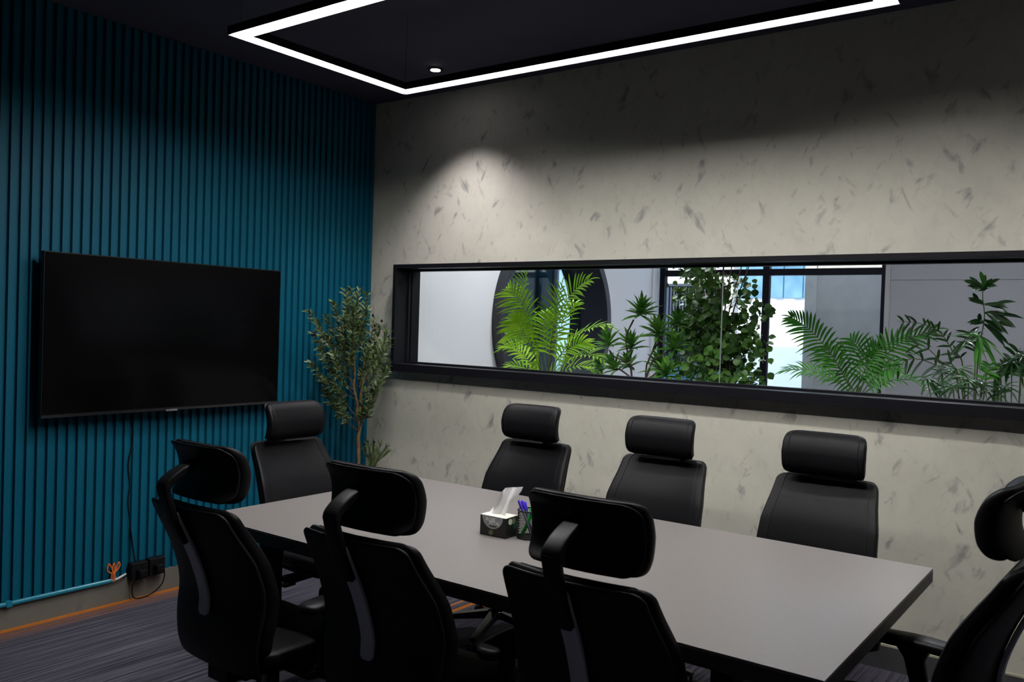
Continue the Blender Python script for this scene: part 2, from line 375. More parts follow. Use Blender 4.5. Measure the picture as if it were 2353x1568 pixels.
# ------------------------------------------------------------------ courtyard outside the partition
struct(MB().box(-4, 9, HY+.1, 12, -.12, -.02).build('ground', mat('paving', (.5, .5, .5), .8, noise=(3, (.45, .45, .45)))))
struct(MB().box(1.31, 6.5, 5.5, 5.7, -.05, 2.9).build('wall_yard_right', M_lgrey))
struct(MB().box(1.19, 1.31, 5.48, 5.7, -.05, 2.9).build('trim_3', M_beige))
struct(MB().box(-.385, -.22, 6.9, 7.1, -.05, 2.9).build('trim_4', M_beige))
yb = MB().box(-4, 4, 9, 9.3, -.05, 2.06)
struct(yb.build('wall_yard_back', M_out))
cl = MB().box(-4, 4, 8.98, 9.3, 2.06, 3.4)
x = -4
random.seed(5)
while x < 3.9:
    cl.box(x, x+.14, 8.955, 8.98, 2.06, 3.4); x += .30
struct(cl.build('trim_5', M_clad))
ss = MB().box(-2.2, -.385, 6.98, 7.06, 2.165, 2.9, 1).box(-2.2, -.385, 6.97, 7.07, 2.13, 2.165, 0)
ss.box(-2.2, -.385, 6.99, 7.05, 0, 1.05, 2)
x = -2.2
while x < -.40: ss.box(x, x+.022, 6.99, 7.05, 1.05, 2.13, 0); x += .046
ss.box(-2.2, -.385, 7.2, 7.25, 0, 2.9, 1)
tag(ss.build('slatted_screen', [M_slat, M_out, M_clad]), 'dark vertical slat screen under a white band, seen outside through the left glass', 'screen')

# added fill panels that brighten the hall and the teal room
hp = 0
for (x, y_, lab) in ((1.1, 1.3, 'nearest the white wall with the round window'), (3.1, 2.2, 'in the middle of the hall ceiling'), (5.1, 1.6, 'at the right end of the hall ceiling'), (-1.9, 2.4, 'in the teal room behind the round window')):
    t_ = thing('fill_panel_light', 'added white square fill panel ' + lab, 'fill light', (x, y_, HZ-.03), 0, 'added fill panels')
    MB().box(-.3, .3, -.3, .3, .004, .03).build('housing', M_white, t_)
    MB().box(-.28, .28, -.28, .28, 0, .004).build('diffuser', M_panel if x > 0 else M_panel2, t_)

# ------------------------------------------------------------------ pendant rectangle lamp and downlights
LX0, LX1, LY0, LY1, LZ = 1.335, 3.575, -2.105, -1.105, 2.60
lamp = thing('rectangular_pendant_lamp', 'large glowing white rectangular LED pendant hanging over the meeting table', 'pendant lamp', ((LX0+LX1)/2, (LY0+LY1)/2, LZ))
hx, hy, lw = (LX1-LX0)/2, (LY1-LY0)/2, .070
def rectring(mb, z0, z1, a, b, w_):
    mb.box(-a, a, b-w_, b, z0, z1).box(-a, a, -b, -b+w_, z0, z1).box(-a, -a+w_, -b+w_, b-w_, z0, z1).box(a-w_, a, -b+w_, b-w_, z0, z1)
    return mb
hs = rectring(MB(), .012, .034, hx, hy, lw)
rectring(hs, 0, .012, hx, hy, .0025); rectring(hs, 0, .012, hx-lw+.0025, hy-lw+.0025, .0025)
hs.build('housing', M_frame, lamp)
rectring(MB(), .007, .012, hx-.0028, hy-.0028, lw-.0056).build('diffuser', M_led, lamp)
for sx in (-1, 1):
    for sy in (-1, 1): MB().tube([(sx*(hx-.035), sy*(hy-.035), .034), (sx*(hx-.035), sy*(hy-.035), HC-LZ)], .0006, 6).build('suspension_wire', M_frame, lamp)
for (x, y_, lab) in ((.892, -.40, 'small round recessed ceiling spot near the corner, seen inside the lit rectangle'), (4.45, -.34, 'small round recessed ceiling spot at the right end of the plaster wall')):
    d_ = thing('recessed_downlight', lab, 'downlight', (x, y_, HC), 0, 'recessed ceiling spots')
    MB().lathe((0, 0, -.006), [(.036, 0), (.045, .002), (.045, .006)], 28).build('trim_ring', M_frame, d_)
    MB().lathe((0, 0, -.008), [(.028, 0), (.028, .002)], 24).build('lens', M_spotd, d_)
    l = bpy.data.lights.new('downlight_beam', 'SPOT'); l.energy = 62; l.spot_size = math.radians(98); l.spot_blend = .75; l.shadow_soft_size = .03; l.color = (1, .93, .97)
    l.energy *= (1 if x < 2 else .6); lo = bpy.data.objects.new('downlight_beam', l); C.objects.link(lo); lo.parent = d_; lo.location = (0, 0, -.02)

# ------------------------------------------------------------------ television, sockets and cables on the ribbed wall
TY0, TY1, TZ0, TZ1 = -2.214, -.851, .994, 1.781
tv = thing('wall_television', 'large black flat-screen television, switched off, on the teal ribbed wall', 'television', (.0, (TY0+TY1)/2, (TZ0+TZ1)/2))
a, b = (TY1-TY0)/2, (TZ1-TZ0)/2
MB().box(.085, .118, -a, a, -b, b).build('casing', M_bezel, tv, bevel=.003)
MB().box(.118, .121, -a+.006, a-.006, -b+.018, b-.006).build('screen', M_screen, tv)
MB().box(.0181, .085, -.3, .3, -.2, .2).build('wall_bracket', M_frame, tv)
bz = MB().box(.118, .123, -a, a, -b, -b+.012); bz.build('bottom_bezel', mat('gloss_bezel', (.012, .012, .014), .2, spec=.5), tv)
MB().box(.1235, .1255, -.045, .02, -b-.004, -b+.006).build('sensor', mat('sensor_silver', (.4, .4, .42), .2, .8), tv)
SY = -1.717
def socket(y0, z, lab):
    s_ = thing('socket_box', lab, 'socket', (.017, y0, z), 0, 'black double socket boxes')
    MB().box(0, .04, -.046, .046, -.046, .046).build('back_box', M_plast, s_, bevel=.003)
    MB().box(.04, .046, -.044, .044, -.044, .044).build('face_plate', M_bezel, s_, bevel=.002)
    MB().box(.046, .049, .012, .026, .012, .03).build('switch', M_frame, s_)
    return s_
s1 = socket(-1.665, .148, 'black surface-mounted socket box next to the orange cable tie-up')
s2 = socket(-1.566, .153, 'black surface-mounted socket box farther from the orange cable coil')
MB().box(.046, .085, -.022, .022, -.024, .012).build('plug', M_plast, s1, bevel=.004)
MB().box(.046, .085, -.026, .018, -.02, .016).build('plug', M_plast, s2, bevel=.004)
cd = thing('wall_conduit', 'teal painted conduit pipe running along the foot of the ribbed wall', 'pipe', (.03, -3.5, .122))
MB().tube([(0, -1.75, 0), (0, 1.70, 0)], .0115, 12).build('pipe', M_pipe, cd)
for yy in (-.9, .35, 1.2): MB().box(-.012, .013, yy-.012, yy+.012, -.013, .013).build('clip', M_pipe, cd)
MB().tube([(0, 1.70, 0), (.004, 1.73, .004), (.004, 1.775, .02)], .006, 8).build('white_sleeve', mat('white_sleeve', (.6, .6, .6), .4), cd, label='short white sleeve')
oc = MB()
for k, (dy, ww) in enumerate(((-.022, .020), (0.0, .012), (.022, .018))):
    pts = [(.034+.004*k, -1.797, .155), (.038, -1.797+dy-ww*.5, .18), (.04, -1.797+dy*1.2, .213), (.038, -1.797+dy+ww*.6, .19), (.036, -1.794, .155)]
    oc.tube(catmull(pts, 6), .0035, 8)
for dy in (-.006, .0, .006): oc.tube([(.034, -1.796+dy, .16), (.036, -1.797+dy*1.6, .138), (.034, -1.790+dy, .116)], .0035, 8)
tag(oc.build('orange_cable', mat('orange_cable', (.75, .17, .03), .4), smooth=True), 'orange cable tied in loops at the end of the teal conduit', 'cable')
tc_ = MB().tube(catmull([(.06, -1.70, 1.0), (.024, -1.715, .95), (.022, -1.70, .84), (.024, -1.722, .72), (.022, -1.712, .6), (.024, -1.718, .5), (.024, -1.69, .3), (.03, -1.675, .195)], 8), .0032, 8)
tag(tc_.build('power_cable', M_plast, smooth=True), 'thin black cable hanging down the ribbed wall from the television', 'cable')
lc = MB().tube(catmull([(.098, -1.575, .15), (.102, -1.55, .135), (.075, -1.545, .06), (.06, -1.60, .012), (.055, -1.68, .006), (.05, -1.70, .04), (.055, -1.695, .09), (.08, -1.668, .13)], 8), .0032, 8)
tag(lc.build('looped_cable', M_plast, smooth=True), 'black cable drooping in a loop below the two sockets', 'cable')

# ------------------------------------------------------------------ meeting table
table = thing('meeting_table', 'long rectangular meeting table with grey top and dark edge', 'table', (2.58, -1.6435, 0))
tx, ty = 1.152, .5895
MB().box(-tx+.0005, tx-.0005, -ty+.0005, ty-.0005, .742, .75).build('tabletop', M_top, table)
MB().box(-tx, tx, -ty, ty, .705, .742).build('edge_band', M_edge, table, bevel=.001)
for sx in (-1, 1):
    for sy in (-1, 1):
        MB().box(sx*(tx-.27)-.03, sx*(tx-.27)+.03, sy*(ty-.12)-.03, sy*(ty-.12)+.03, 0, .70).build('leg', M_frame, table, bevel=.002)
MB().box(-tx+.24, tx-.24, -.03, .03, .645, .705).build('beam', M_frame, table)
for sx in (-1, 1): MB().box(sx*(tx-.27)-.025, sx*(tx-.27)+.025, -ty+.15, ty-.15, .645, .704).build('cross_rail', M_frame, table)

# ------------------------------------------------------------------ office chairs
def loft(path, widths, thick, rc, rt_, bow, n=40, m=36, p=3.2, roll=0):
    """cushion: path = [(y, z)...], widths / thicknesses along it, rounded outline corners rc, edge roundness rt_, sideways bow"""
    P = catmull([(0, a, b) for a, b in path], 16)
    Ls = [0]
    for i in range(1, len(P)): Ls.append(Ls[-1]+(P[i]-P[i-1]).length)
    T = Ls[-1]
    def samp(s):
        for i in range(1, len(P)):
            if Ls[i] >= s-1e-9:
                f = (s-Ls[i-1])/max(Ls[i]-Ls[i-1], 1e-9); return P[i-1].lerp(P[i], f), (P[i]-P[i-1]).normalized()
        return P[-1], (P[-1]-P[-2]).normalized()
    def lerp(tab, f):
        k = f*(len(tab)-1); i = min(int(k), len(tab)-2); return tab[i]+(tab[i+1]-tab[i])*(k-i)
    st = []
    kk = 10
    for i in range(kk): st.append(rc*(1-math.cos(PI/2*i/kk)))
    mid = [rc+(T-2*rc)*i/(n-1) for i in range(n)]
    st = st + mid + [T-s for s in reversed(st)]
    mb = MB(); v = []
    for s in st:
        c_, t_ = samp(s); nr = Vector((0, t_.z, -t_.y)); e = min(s, T-s)
        w_ = lerp(widths, s/T)/2; h = lerp(thick, s/T)/2
        if e < rc: w_ -= rc-math.sqrt(max(rc*rc-(rc-e)**2, 0))
        if e < rt_: h *= math.sqrt(max(1-(1-e/rt_)**2, .02))
        for k in range(m):
            a = 2*PI*k/m; ca, sa = math.cos(a), math.sin(a)
            x = w_*math.copysign(abs(ca)**(2/p), ca); o_ = h*math.copysign(abs(sa)**(2/p), sa)
            bw = lerp(bow, s/T)*(x/.2)**2
            v.append(c_ + Vector((x, 0, 0)) - nr*(o_) + nr*(-0) + Vector((0, bw, 0)) if not roll else c_+Vector((x, 0, 0))-nr*o_+Vector((0, 0, bw)))
    f = [(i*m+k, i*m+(k+1) % m, (i+1)*m+(k+1) % m, (i+1)*m+k) for i in range(len(st)-1) for k in range(m)]
    f += [tuple(range(m-1, -1, -1)), tuple(range((len(st)-1)*m, len(st)*m))]
    mb.add(v, f); mb.ring = (m, len(st)); return mb
def seam(mb, k, r):
    """piping lying on the cushion surface along its outline"""
    m, n = mb.ring; k2 = (m//2-k) % m
    e = 4
    top = [Vector(mb.v[(n-1-e)*m+j]) for j in (range(k+1, k2) if k < m//2 else [q % m for q in range(k-1, k2, -1)])]
    bot = [Vector(mb.v[e*m+j]) for j in (range(k+1, k2) if k < m//2 else [q % m for q in range(k-1, k2, -1)])]
    L_ = [Vector(mb.v[i*m+k]) for i in range(e, n-e)]; R__ = [Vector(mb.v[i*m+k2]) for i in range(e, n-e)]
    pts = L_+top+R__[::-1]+bot[::-1]+[L_[0]]
    out = [pts[0]]
    for p in pts[1:]:
        if (p-out[-1]).length > .004: out.append(p)
    return MB().tube(out, r, 6)
def make_chair():
    ch = thing('office_chair', '', 'chair')
    # seat
    loft([(-.185, .412), (-.08, .408), (.08, .413), (.19, .414), (.245, .388)], [.42, .45, .47, .47, .45], [.06, .075, .08, .075, .05], .07, .04, [.012]*5, roll=1, p=4).build('seat', M_leather, ch, smooth=True)
    loft([(-.18, .372), (0, .369), (.21, .369)], [.38, .42, .42], [.02, .03, .02], .06, .02, [.01]*3, roll=1).build('seat_pan', M_plast, ch, smooth=True)
    # backrest: leather front cushion over a thin black shell
    bp = [(-.195, .435), (-.203, .52), (-.203, .62), (-.240, .74), (-.296, .85), (-.325, .912)]
    bw = [.44, .465, .475, .465, .43, .405]
    bow = [.022, .03, .035, .036, .034, .03]
    bl = loft(bp, bw, [.04, .06, .06, .058, .05, .034], .032, .022, bow, p=4.5)
    back = bl.build('backrest', M_leather, ch, smooth=True)
    sh = [(-.205, .372)]+[(y-.030, z) for y, z in bp]
    loft(sh, [.42]+[q-.016 for q in bw], [.012, .02, .02, .02, .018, .014], .032, .012, [.018]+bow, p=5).build('back_shell', M_shell, ch, smooth=True)
    seam(bl, 31, .0026).build('piping', M_stitch, back, smooth=True)
    seam(bl, 5, .0026).build('piping', M_stitch, back, smooth=True)
    # headrest
    hp_ = [(-.280, .926), (-.252, .958), (-.246, 1.01), (-.260, 1.06), (-.292, 1.098)]
    hw = [.32, .330, .333, .330, .314]
    hb = [.030, .032, .034, .034, .032]
    hl = loft(hp_, hw, [.03, .052, .055, .045, .026], .032, .024, hb, p=5)
    hr = hl.build('headrest', M_leather, ch, smooth=True)
    loft([(y-.022, z) for y, z in hp_], [q-.012 for q in hw], [.008, .014, .016, .012, .008], .036, .01, hb, p=4).build('headrest_shell', M_shell, hr, smooth=True)
    seam(hl, 31, .002).build('piping', M_stitch, hr, smooth=True)
    seam(hl, 5, .002).build('piping', M_stitch, hr, smooth=True)
    # spine strip, slider and headrest arm
    st = [(-.251, .55), (-.2515, .625), (-.290, .74), (-.345, .85), (-.366, .895)]
    loft(st, [.048]*5, [.014]*5, .0195, .004, [0]*5, p=5).build('spine_strip', M_strip, ch, smooth=True, label='grey spine strip with rounded lower end')
    sl = [(-.329, .795), (-.360, .855), (-.386, .92), (-.400, .965), (-.404, .985)]
    loft(sl, [.044, .046, .046, .048, .048], [.024]*5, .006, .006, [0]*5, p=5).build('headrest_slider', M_plast, ch, smooth=True)
    ar = [(-.403, .966), (-.393, .990), (-.345, 1.020), (-.282, 1.044)]
    loft(ar, [.052, .052, .05, .046], [.026, .030, .028, .028], .006, .008, [0]*4, p=5).build('headrest_arm', M_plast, ch, smooth=True)
    # mechanism, column, base
    MB().box(-.07, .07, -.14, .10, .315, .362).build('tilt_mechanism', M_plast, ch, bevel=.01)
    MB().tube([(.06, .03, .335), (.20, .04, .337), (.235, .04, .335)], [.005, .005, .006], 8).box(.225, .285, .022, .058, .329, .341).build('lever', M_plast, ch)
    MB().box(-.05, .05, -.195, -.12, .32, .375).build('back_bracket', M_plast, ch)
    MB().lathe((0, 0, 0), [(.028, .11), (.028, .24), (.025, .245), (.025, .25)], 20).build('column_sleeve', M_plast, ch, smooth=True)
    MB().lathe((0, 0, 0), [(.014, .24), (.014, .345)], 16).build('gas_lift', M_chrome, ch, smooth=True)
    base = MB().lathe((0, 0, 0), [(.03, .085), (.045, .09), (.045, .125), (.032, .135)], 24)
    bs = []
    for k in range(5):
        a = PI/2+2*PI*k/5+.3; c_, s_ = math.cos(a), math.sin(a)
        M = Matrix(((c_, -s_, 0, 0), (s_, c_, 0, 0), (0, 0, 1, 0), (0, 0, 0, 1)))
        v = [(.03, -.022, .09), (.03, .022, .09), (.03, .022, .128), (.03, -.022, .128), (.30, -.014, .07), (.30, .014, .07), (.30, .014, .088), (.30, -.014, .088)]
        base.add([M @ Vector(q) for q in v], [(0, 1, 2, 3), (4, 7, 6, 5), (0, 4, 5, 1), (1, 5, 6, 2), (2, 6, 7, 3), (3, 7, 4, 0)])
        bs.append((c_, s_, a))
    base.build('star_base', M_chrome, ch, bevel=.003)
    for c_, s_, a in bs:
        cm = MB(); cx, cy_ = .292*c_, .292*s_; ang = a+.7; u = Vector((math.cos(ang), math.sin(ang), 0))
        cm.tube([(cx, cy_, .045), (cx, cy_, .072)], .007, 8)
        for d_ in (-.014, .014):
            q = Vector((cx, cy_, .027))+u*d_; cm.tube([q-u*.009, q+u*.009], .027, 18)
        cm.build('caster', M_plast, ch)
    for sx in (-1, 1):
        ap = loft([(-.10, .588), (0, .592), (.16, .588)], [.075, .088, .08], [.034, .038, .032], .036, .014, [0]*3, p=3, n=14, roll=1)
        ap.v = [(x_+sx*.29, y_, z_) for x_, y_, z_ in ap.v]
        pm = MB()
        sec = [(sx*.12, .0, .345, .012, .030), (sx*.24, .0, .345, .014, .030), (sx*.283, .0, .365, .016, .028), (sx*.29, .005, .45, .015, .026), (sx*.29, .025, .54, .016, .030), (sx*.29, .03, .578, .026, .052)]
        fixed = []
        for i_, q in enumerate(sec):
            n0 = Vector((sx, 0, 0)) if i_ < 2 else (Vector((.7*sx, 0, .7)) if i_ == 2 else Vector((0, 0, 1)))
            e1 = Vector((0, 1, 0)); e2 = n0.cross(e1).normalized()
            for k in range(12):
                a_ = 2*PI*k/12; c1, c2 = math.copysign(abs(math.cos(a_))**.6, math.cos(a_)), math.copysign(abs(math.sin(a_))**.6, math.sin(a_))
                fixed.append(Vector(q[:3])+e1*c1*q[4]+e2*c2*q[3])
        pv = fixed
        pm.add(pv, [(i_*12+k, i_*12+(k+1) % 12, (i_+1)*12+(k+1) % 12, (i_+1)*12+k) for i_ in range(5) for k in range(12)]+[tuple(range(11, -1, -1)), tuple(range(60, 72))])
        pm.build('arm_post', M_plast, ch, smooth=True)
        ap.build('armrest', M_plast, ch, smooth=True)
    return ch
PLACES = [  # hub x, y, facing angle, label
    (1.89, -2.27, 0, 'near-side black office chair seen from behind, left one of three, closest to the television', 'chairs along the near side of the table'),
    (2.535, -2.19, 2, 'near-side black office chair seen from behind, the middle one of three', 'chairs along the near side of the table'),
    (3.19, -2.11, 1, 'near-side black office chair seen from behind, right one of three, overlapping the pen cup', 'chairs along the near side of the table'),
    (1.79, -.84, 180, 'far-side black office chair by the plaster wall, left of three, behind the tissue box', 'chairs along the plaster wall side'),
    (2.505, -.825, 181, 'far-side black office chair by the plaster wall, the middle one of three', 'chairs along the plaster wall side'),
    (3.225, -.80, 180, 'far-side black office chair by the plaster wall, right of three', 'chairs along the plaster wall side'),
    (1.235, -1.435, -89, 'black office chair at the table head in front of the television', 'chairs at the table ends'),
    (3.752, -1.64, 87, 'black office chair seen side on at the right end of the table', 'chairs at the table ends'),
]
chair0 = make_chair()
for i, (x, y_, a, lab, g) in enumerate(PLACES):
    c_ = chair0 if i == 0 else dup(chair0)
    c_.location = (x, y_, 0); c_.rotation_euler = (0, 0, math.radians(a)); c_['label'] = lab; c_['group'] = g
    if i == 7:      # this one has its back pulled up a few notches
        for q in c_.children:
            if q.name.startswith(('headrest', 'backrest', 'back_shell', 'spine')): q.location.z += .05

# ------------------------------------------------------------------ tissue box and pen cup
tb = thing('tissue_box', 'black tissue box with a white tissue pulled up, on the grey table', 'tissue box', (2.415, -1.665, .75), 0)
# measured corners: front face runs along (2.376,-1.731)-(2.473,-1.733)
tb.location = (2.428, -1.692, .75); tb.rotation_euler = (0, 0, math.radians(2))
a, b, h = .056, .037, .073
M_box = mat('tissue_box_black', (.008, .009, .008), .35, noise=(20, (.010, .011, .010)))
M_sil = mat('tissue_box_silver', (.33, .33, .33), .35, noise=(30, (.24, .24, .24)))
M_cream = mat('tissue_box_cream', (.75, .73, .62), .5)
MB().box(-a, a, -b, b, 0, h-.002).build('carton', M_box, tb, bevel=.001)
top = MB().box(-a+.001, a-.001, -b+.001, b-.001, h-.002, h); top.build('lid_panel', M_cream, tb, label='cream and silver printed top panel')
def disc_part(n0, n1, cx, cz_, r, yy, pts=28, axis='y'):
    v = [(cx+r*math.cos(n0+(n1-n0)*k/pts), yy, cz_+r*math.sin(n0+(n1-n0)*k/pts)) for k in range(pts+1)]
    v2 = [(x_, y_-.0004, z_) for x_, y_, z_ in v]; n_ = len(v)
    return MB().add(v+v2, [tuple(range(n_)), tuple(range(2*n_-1, n_-1, -1))]+[(k, (k+1) % n_, n_+(k+1) % n_, n_+k) for k in range(n_)])
disc_part(PI, 2*PI, -.002, h-.0015, .044, -b-.0001).build('emblem_rim', mat('rim_silver', (.6, .6, .55), .4), tb)
disc_part(PI, 2*PI, -.002, h-.0015, .0418, -b-.0006).build('emblem', M_sil, tb, label='silver half-round emblem')
def text(body, size, loc, rot, m, parent, shear=.3, name='lettering'):
    cu = bpy.data.curves.new(name, 'FONT'); cu.body = body; cu.size = size; cu.shear = shear; cu.extrude = .0002; cu.align_x = 'CENTER'; cu.offset = size*.012
    to = bpy.data.objects.new(name, cu); me = bpy.data.meshes.new_from_object(to); bpy.data.objects.remove(to)
    me.materials.append(m); o = bpy.data.objects.new(name, me); C.objects.link(o); o.parent = parent; o.location = loc; o.rotation_euler = rot
    return o
M_txt = mat('print_white', (.8, .8, .76), .5)
text('ROSE', .017, (-.012, -b-.0013, .0545), (PI/2, 0, 0), M_txt, tb)
text('PETAL', .017, (.006, -b-.0013, .0425), (PI/2, 0, 0), M_txt, tb)
MB().box(-.013, .013, -b-.0014, -b-.0011, .0355, .0395).build('emblem_band', M_box, tb)
text('ROSE', .010, (b+.0004, -.012, .027), (PI/2, 0, PI/2), M_txt, tb); text('PETAL', .010, (b+.0004, .002, .018), (PI/2, 0, PI/2), M_txt, tb)
# rose petals on the two sides
def petal(cx, cz_, r, rot, m, side):
    v = []
    for k in range(17):
        t_ = k/16*2*PI; rr_ = r*(.45+.55*abs(math.cos(t_/2)))
        v.append((math.cos(t_+rot)*rr_, math.sin(t_+rot)*rr_))
    if side == 'front': P3 = [(cx+x_, -b-.0009, cz_+z_) for x_, z_ in v[:-1]]; off = Vector((0, -.0003, 0))
    else: P3 = [(a+.0006, cx+x_, cz_+z_) for x_, z_ in v[:-1]]; off = Vector((.0003, 0, 0))
    n_ = 16; return MB().add(P3+[Vector(q)+off for q in P3], [tuple(range(n_)), tuple(range(2*n_-1, n_-1, -1))]+[(k, (k+1) % n_, n_+(k+1) % n_, n_+k) for k in range(n_)])
petal(-.006, .012, .012, 2.2, None, 'front').build('printed_petal', mat('petal_olive', (.12, .14, .06), .5), tb)
petal(-.012, .054, .014, 1.2, None, 'side').build('printed_petal', mat('petal_pale', (.55, .58, .48), .5), tb)
petal(.008, .056, .014, .3, None, 'side').build('printed_petal', mat('petal_sage', (.22, .27, .18), .5), tb)
petal(.019, .042, .016, -.8, None, 'side').build('printed_petal', mat('petal_green', (.01, .10, .05), .5), tb)
# tissue: folded sheet rising from the slot, leaning to the right
ts = MB(); rows = []
prof = [(0, .034, .0, .0), (.02, .030, .010, .006), (.04, .026, .022, .01), (.058, .027, .032, .01), (.075, .030, .043, .012), (.088, .034, .052, .014), (.104, .030, .062, .016)]
v = []; NX = 9
for i, (z_, hw_, dx, dy) in enumerate(prof):
    for k in range(NX):
        u = -1+2*k/(NX-1); fold = .007*math.sin(u*5+i*.5)*(1-.4*i/6)
        v.append((dx+hw_*1.15*u-.012, dy+fold, h-.002+z_+(.006*u if i > 4 else 0)))
nn = len(v); v2 = [(x_, y_+.0012, z_) for x_, y_, z_ in v]
f = [(i*NX+k, i*NX+k+1, (i+1)*NX+k+1, (i+1)*NX+k) for i in range(len(prof)-1) for k in range(NX-1)]
ts.add(v, f); ts.add(v2, f)
ts.add([(-.030, .002, h), (-.018, -.006, h+.04), (.0, -.004, h+.075), (.012, .006, h+.085), (-.002, .012, h+.03)], [(0, 1, 2, 3, 4)])
M_tis = mat('tissue_paper', (.97, .97, .99), .9)
M_tis.node_tree.nodes['Principled BSDF'].inputs['Subsurface Weight'].default_value = 1
M_tis.node_tree.nodes['Principled BSDF'].inputs['Subsurface Radius'].default_value = (.03, .03, .03)
ts.build('tissue', M_tis, tb, smooth=True)

cup = thing('pen_cup', 'black wire-mesh pen cup beside the tissue box', 'pen holder', (2.531, -1.650, .75))
r, hh = .041, .098
cm = MB()
n_ = 44
for k in range(n_):
    a0 = 2*PI*k/n_
    for sgn in (-1, 1):
        cm.tube([(r*math.cos(a0+sgn*t_*.7), r*math.sin(a0+sgn*t_*.7), .004+t_*(hh-.008)) for t_ in (0, .25, .5, .75, 1)], .0006, 4, cap=False)
cm.build('mesh_wall', M_plast, cup)
def torus(R, z, r_, n=40): return [(R*math.cos(2*PI*k/n), R*math.sin(2*PI*k/n), z) for k in range(n+1)]
MB().tube(torus(r, hh, 0), .0028, 8, cap=False).build('rim', M_plast, cup, smooth=True)
MB().tube(torus(r, .003, 0), .003, 8, cap=False).lathe((0, 0, .001), [(r, 0), (r, .0015)], 32).build('base_ring', M_plast, cup, smooth=True)
def pen(name, lab, p0, p1, r_, mcol, capm, clipm):
    p0, p1 = Vector(p0), Vector(p1); d = (p1-p0); t_ = thing(name, lab, 'pen', p0)
    MB().tube([(0, 0, 0), d*.06, d*.07, d*.72], [r_*.3, r_*.9, r_, r_], 12).build('barrel', mcol, t_, smooth=True)
    MB().tube([d*.70, d*.72, d*.98, d], [r_*.9, r_*1.25, r_*1.2, r_*.6], 12).build('cap', capm, t_, smooth=True)
    side = d.normalized().cross(Vector((0, 1, 0))).normalized()*(r_*1.7)
    MB().tube([d*.98+side, d*.78+side], r_*.35, 6).tube([d*.97, d*.98+side], r_*.35, 6).build('clip', clipm, t_)
    return t_
M_grn = mat('bright_green_plastic', (.01, .55, .05), .3); M_pur = mat('violet_plastic', (.06, .03, .55), .3); M_clear = mat('clear_barrel', (.10, .10, .14), .2)
cx, cy2 = 2.531, -1.650
pen('marker_pen', 'bright green marker leaning to the right in the mesh cup', (cx-.022, cy2-.012, .756), (cx+.026, cy2-.006, .868), .0065, M_grn, M_grn, M_grn)
pen('ballpoint_pen', 'clear ballpoint with violet cap leaning to the left in the mesh cup', (cx+.026, cy2-.016, .756), (cx-.040, cy2-.012, .880), .0036, M_clear, M_pur, M_pur)
pen('ballpoint_pen', 'violet-tipped ballpoint standing beside the clear one in the mesh cup', (cx+.012, cy2+.012, .756), (cx-.034, cy2+.0, .878), .0036, M_clear, M_pur, M_pur)
pen('ballpoint_pen', 'violet ballpoint at the back of the mesh cup', (cx+.0, cy2+.02, .756), (cx-.030, cy2+.012, .872), .0036, M_pur, M_pur, M_pur)

# ------------------------------------------------------------------ plants
def blade(mb, p, d, nrm, L, w_, droop, seg=4, fold=.25, m=0):
    """one tapered leaf: starts at p, heads along d, sags by droop, slightly folded along its midrib"""
    d = d.normalized(); side = d.cross(nrm)
    if side.length < 1e-3: side = d.cross(Vector((1, 0, 0)))
    side.normalize(); up_ = side.cross(d).normalized(); v = []
    for i in range(seg+1):
        t_ = i/seg; c_ = p + d*(L*t_) + Vector((0, 0, -droop*L*t_*t_)); ww = w_*(math.sin(PI*min(.12+.88*t_, 1))**.7 if t_ < 1 else .02)
        ww = max(ww, w_*.06)
        v += [c_-side*ww/2+up_*ww*fold, c_, c_+side*ww/2+up_*ww*fold]
    f = []
    for i in range(seg):
        k = i*3; f += [(k, k+1, k+4, k+3), (k+1, k+2, k+5, k+4)]
    mb.add(v, f, m)
def frond(parent, name, p0, p1, p2, n, L, w_, mat_, start=.2, sweep=.9, vee=.35, droop=.25, rng=random, nrm=None, rr_=.0035, smat=None):
    pts = bez(p0, p1, p2, 24); mb = MB()
    mb.tube(pts, [rr_*(1-.75*i/23) for i in range(24)], 6, 1)
    nrm0 = nrm
    for i in range(n):
        t_ = start+(1-start)*(i+.5)/n; k = min(int(t_*23), 22); p = pts[k].lerp(pts[k+1], t_*23-k); tan = (pts[k+1]-pts[k]).normalized()
        nn_ = nrm0 or Vector((0, -.55, .85)); side = tan.cross(nn_).normalized(); up_ = side.cross(tan).normalized()
        u = (t_-start)/(1-start); ll = L*(math.sin(PI*(.18+.72*u))**.8)*(rng.uniform(.88, 1.08))
        for s_ in (-1, 1):
            d = side*s_*(1-.45*u) + tan*(sweep*(.55+.8*u)) + up_*vee*rng.uniform(.6, 1.3)
            blade(mb, p, d, up_, ll, w_*rng.uniform(.85, 1.1), droop*rng.uniform(.5, 1.3), 5)
    blade(mb, pts[-1], (pts[-1]-pts[-2]), Vector((0, -.5, .8)), L*.5, w_, droop)
    return mb.build(name, [mat_, smat or M_stem], parent, smooth=True)
def pot(parent, r_, hh_, loc=(0, 0, 0)):
    MB().lathe(loc, [(r_*.72, 0), (r_*.8, hh_*.1), (r_, hh_*.95), (r_*1.04, hh_*.96), (r_*1.04, hh_), (r_*.92, hh_), (r_*.9, hh_*.9)], 32).build('pot', M_pot, parent, smooth=True)
    MB().lathe((loc[0], loc[1], hh_*.9), [(r_*.9, 0), (r_*.9, .01)], 24).build('soil', M_soil, parent)
def rel(o, p): return Vector(p)-o.location

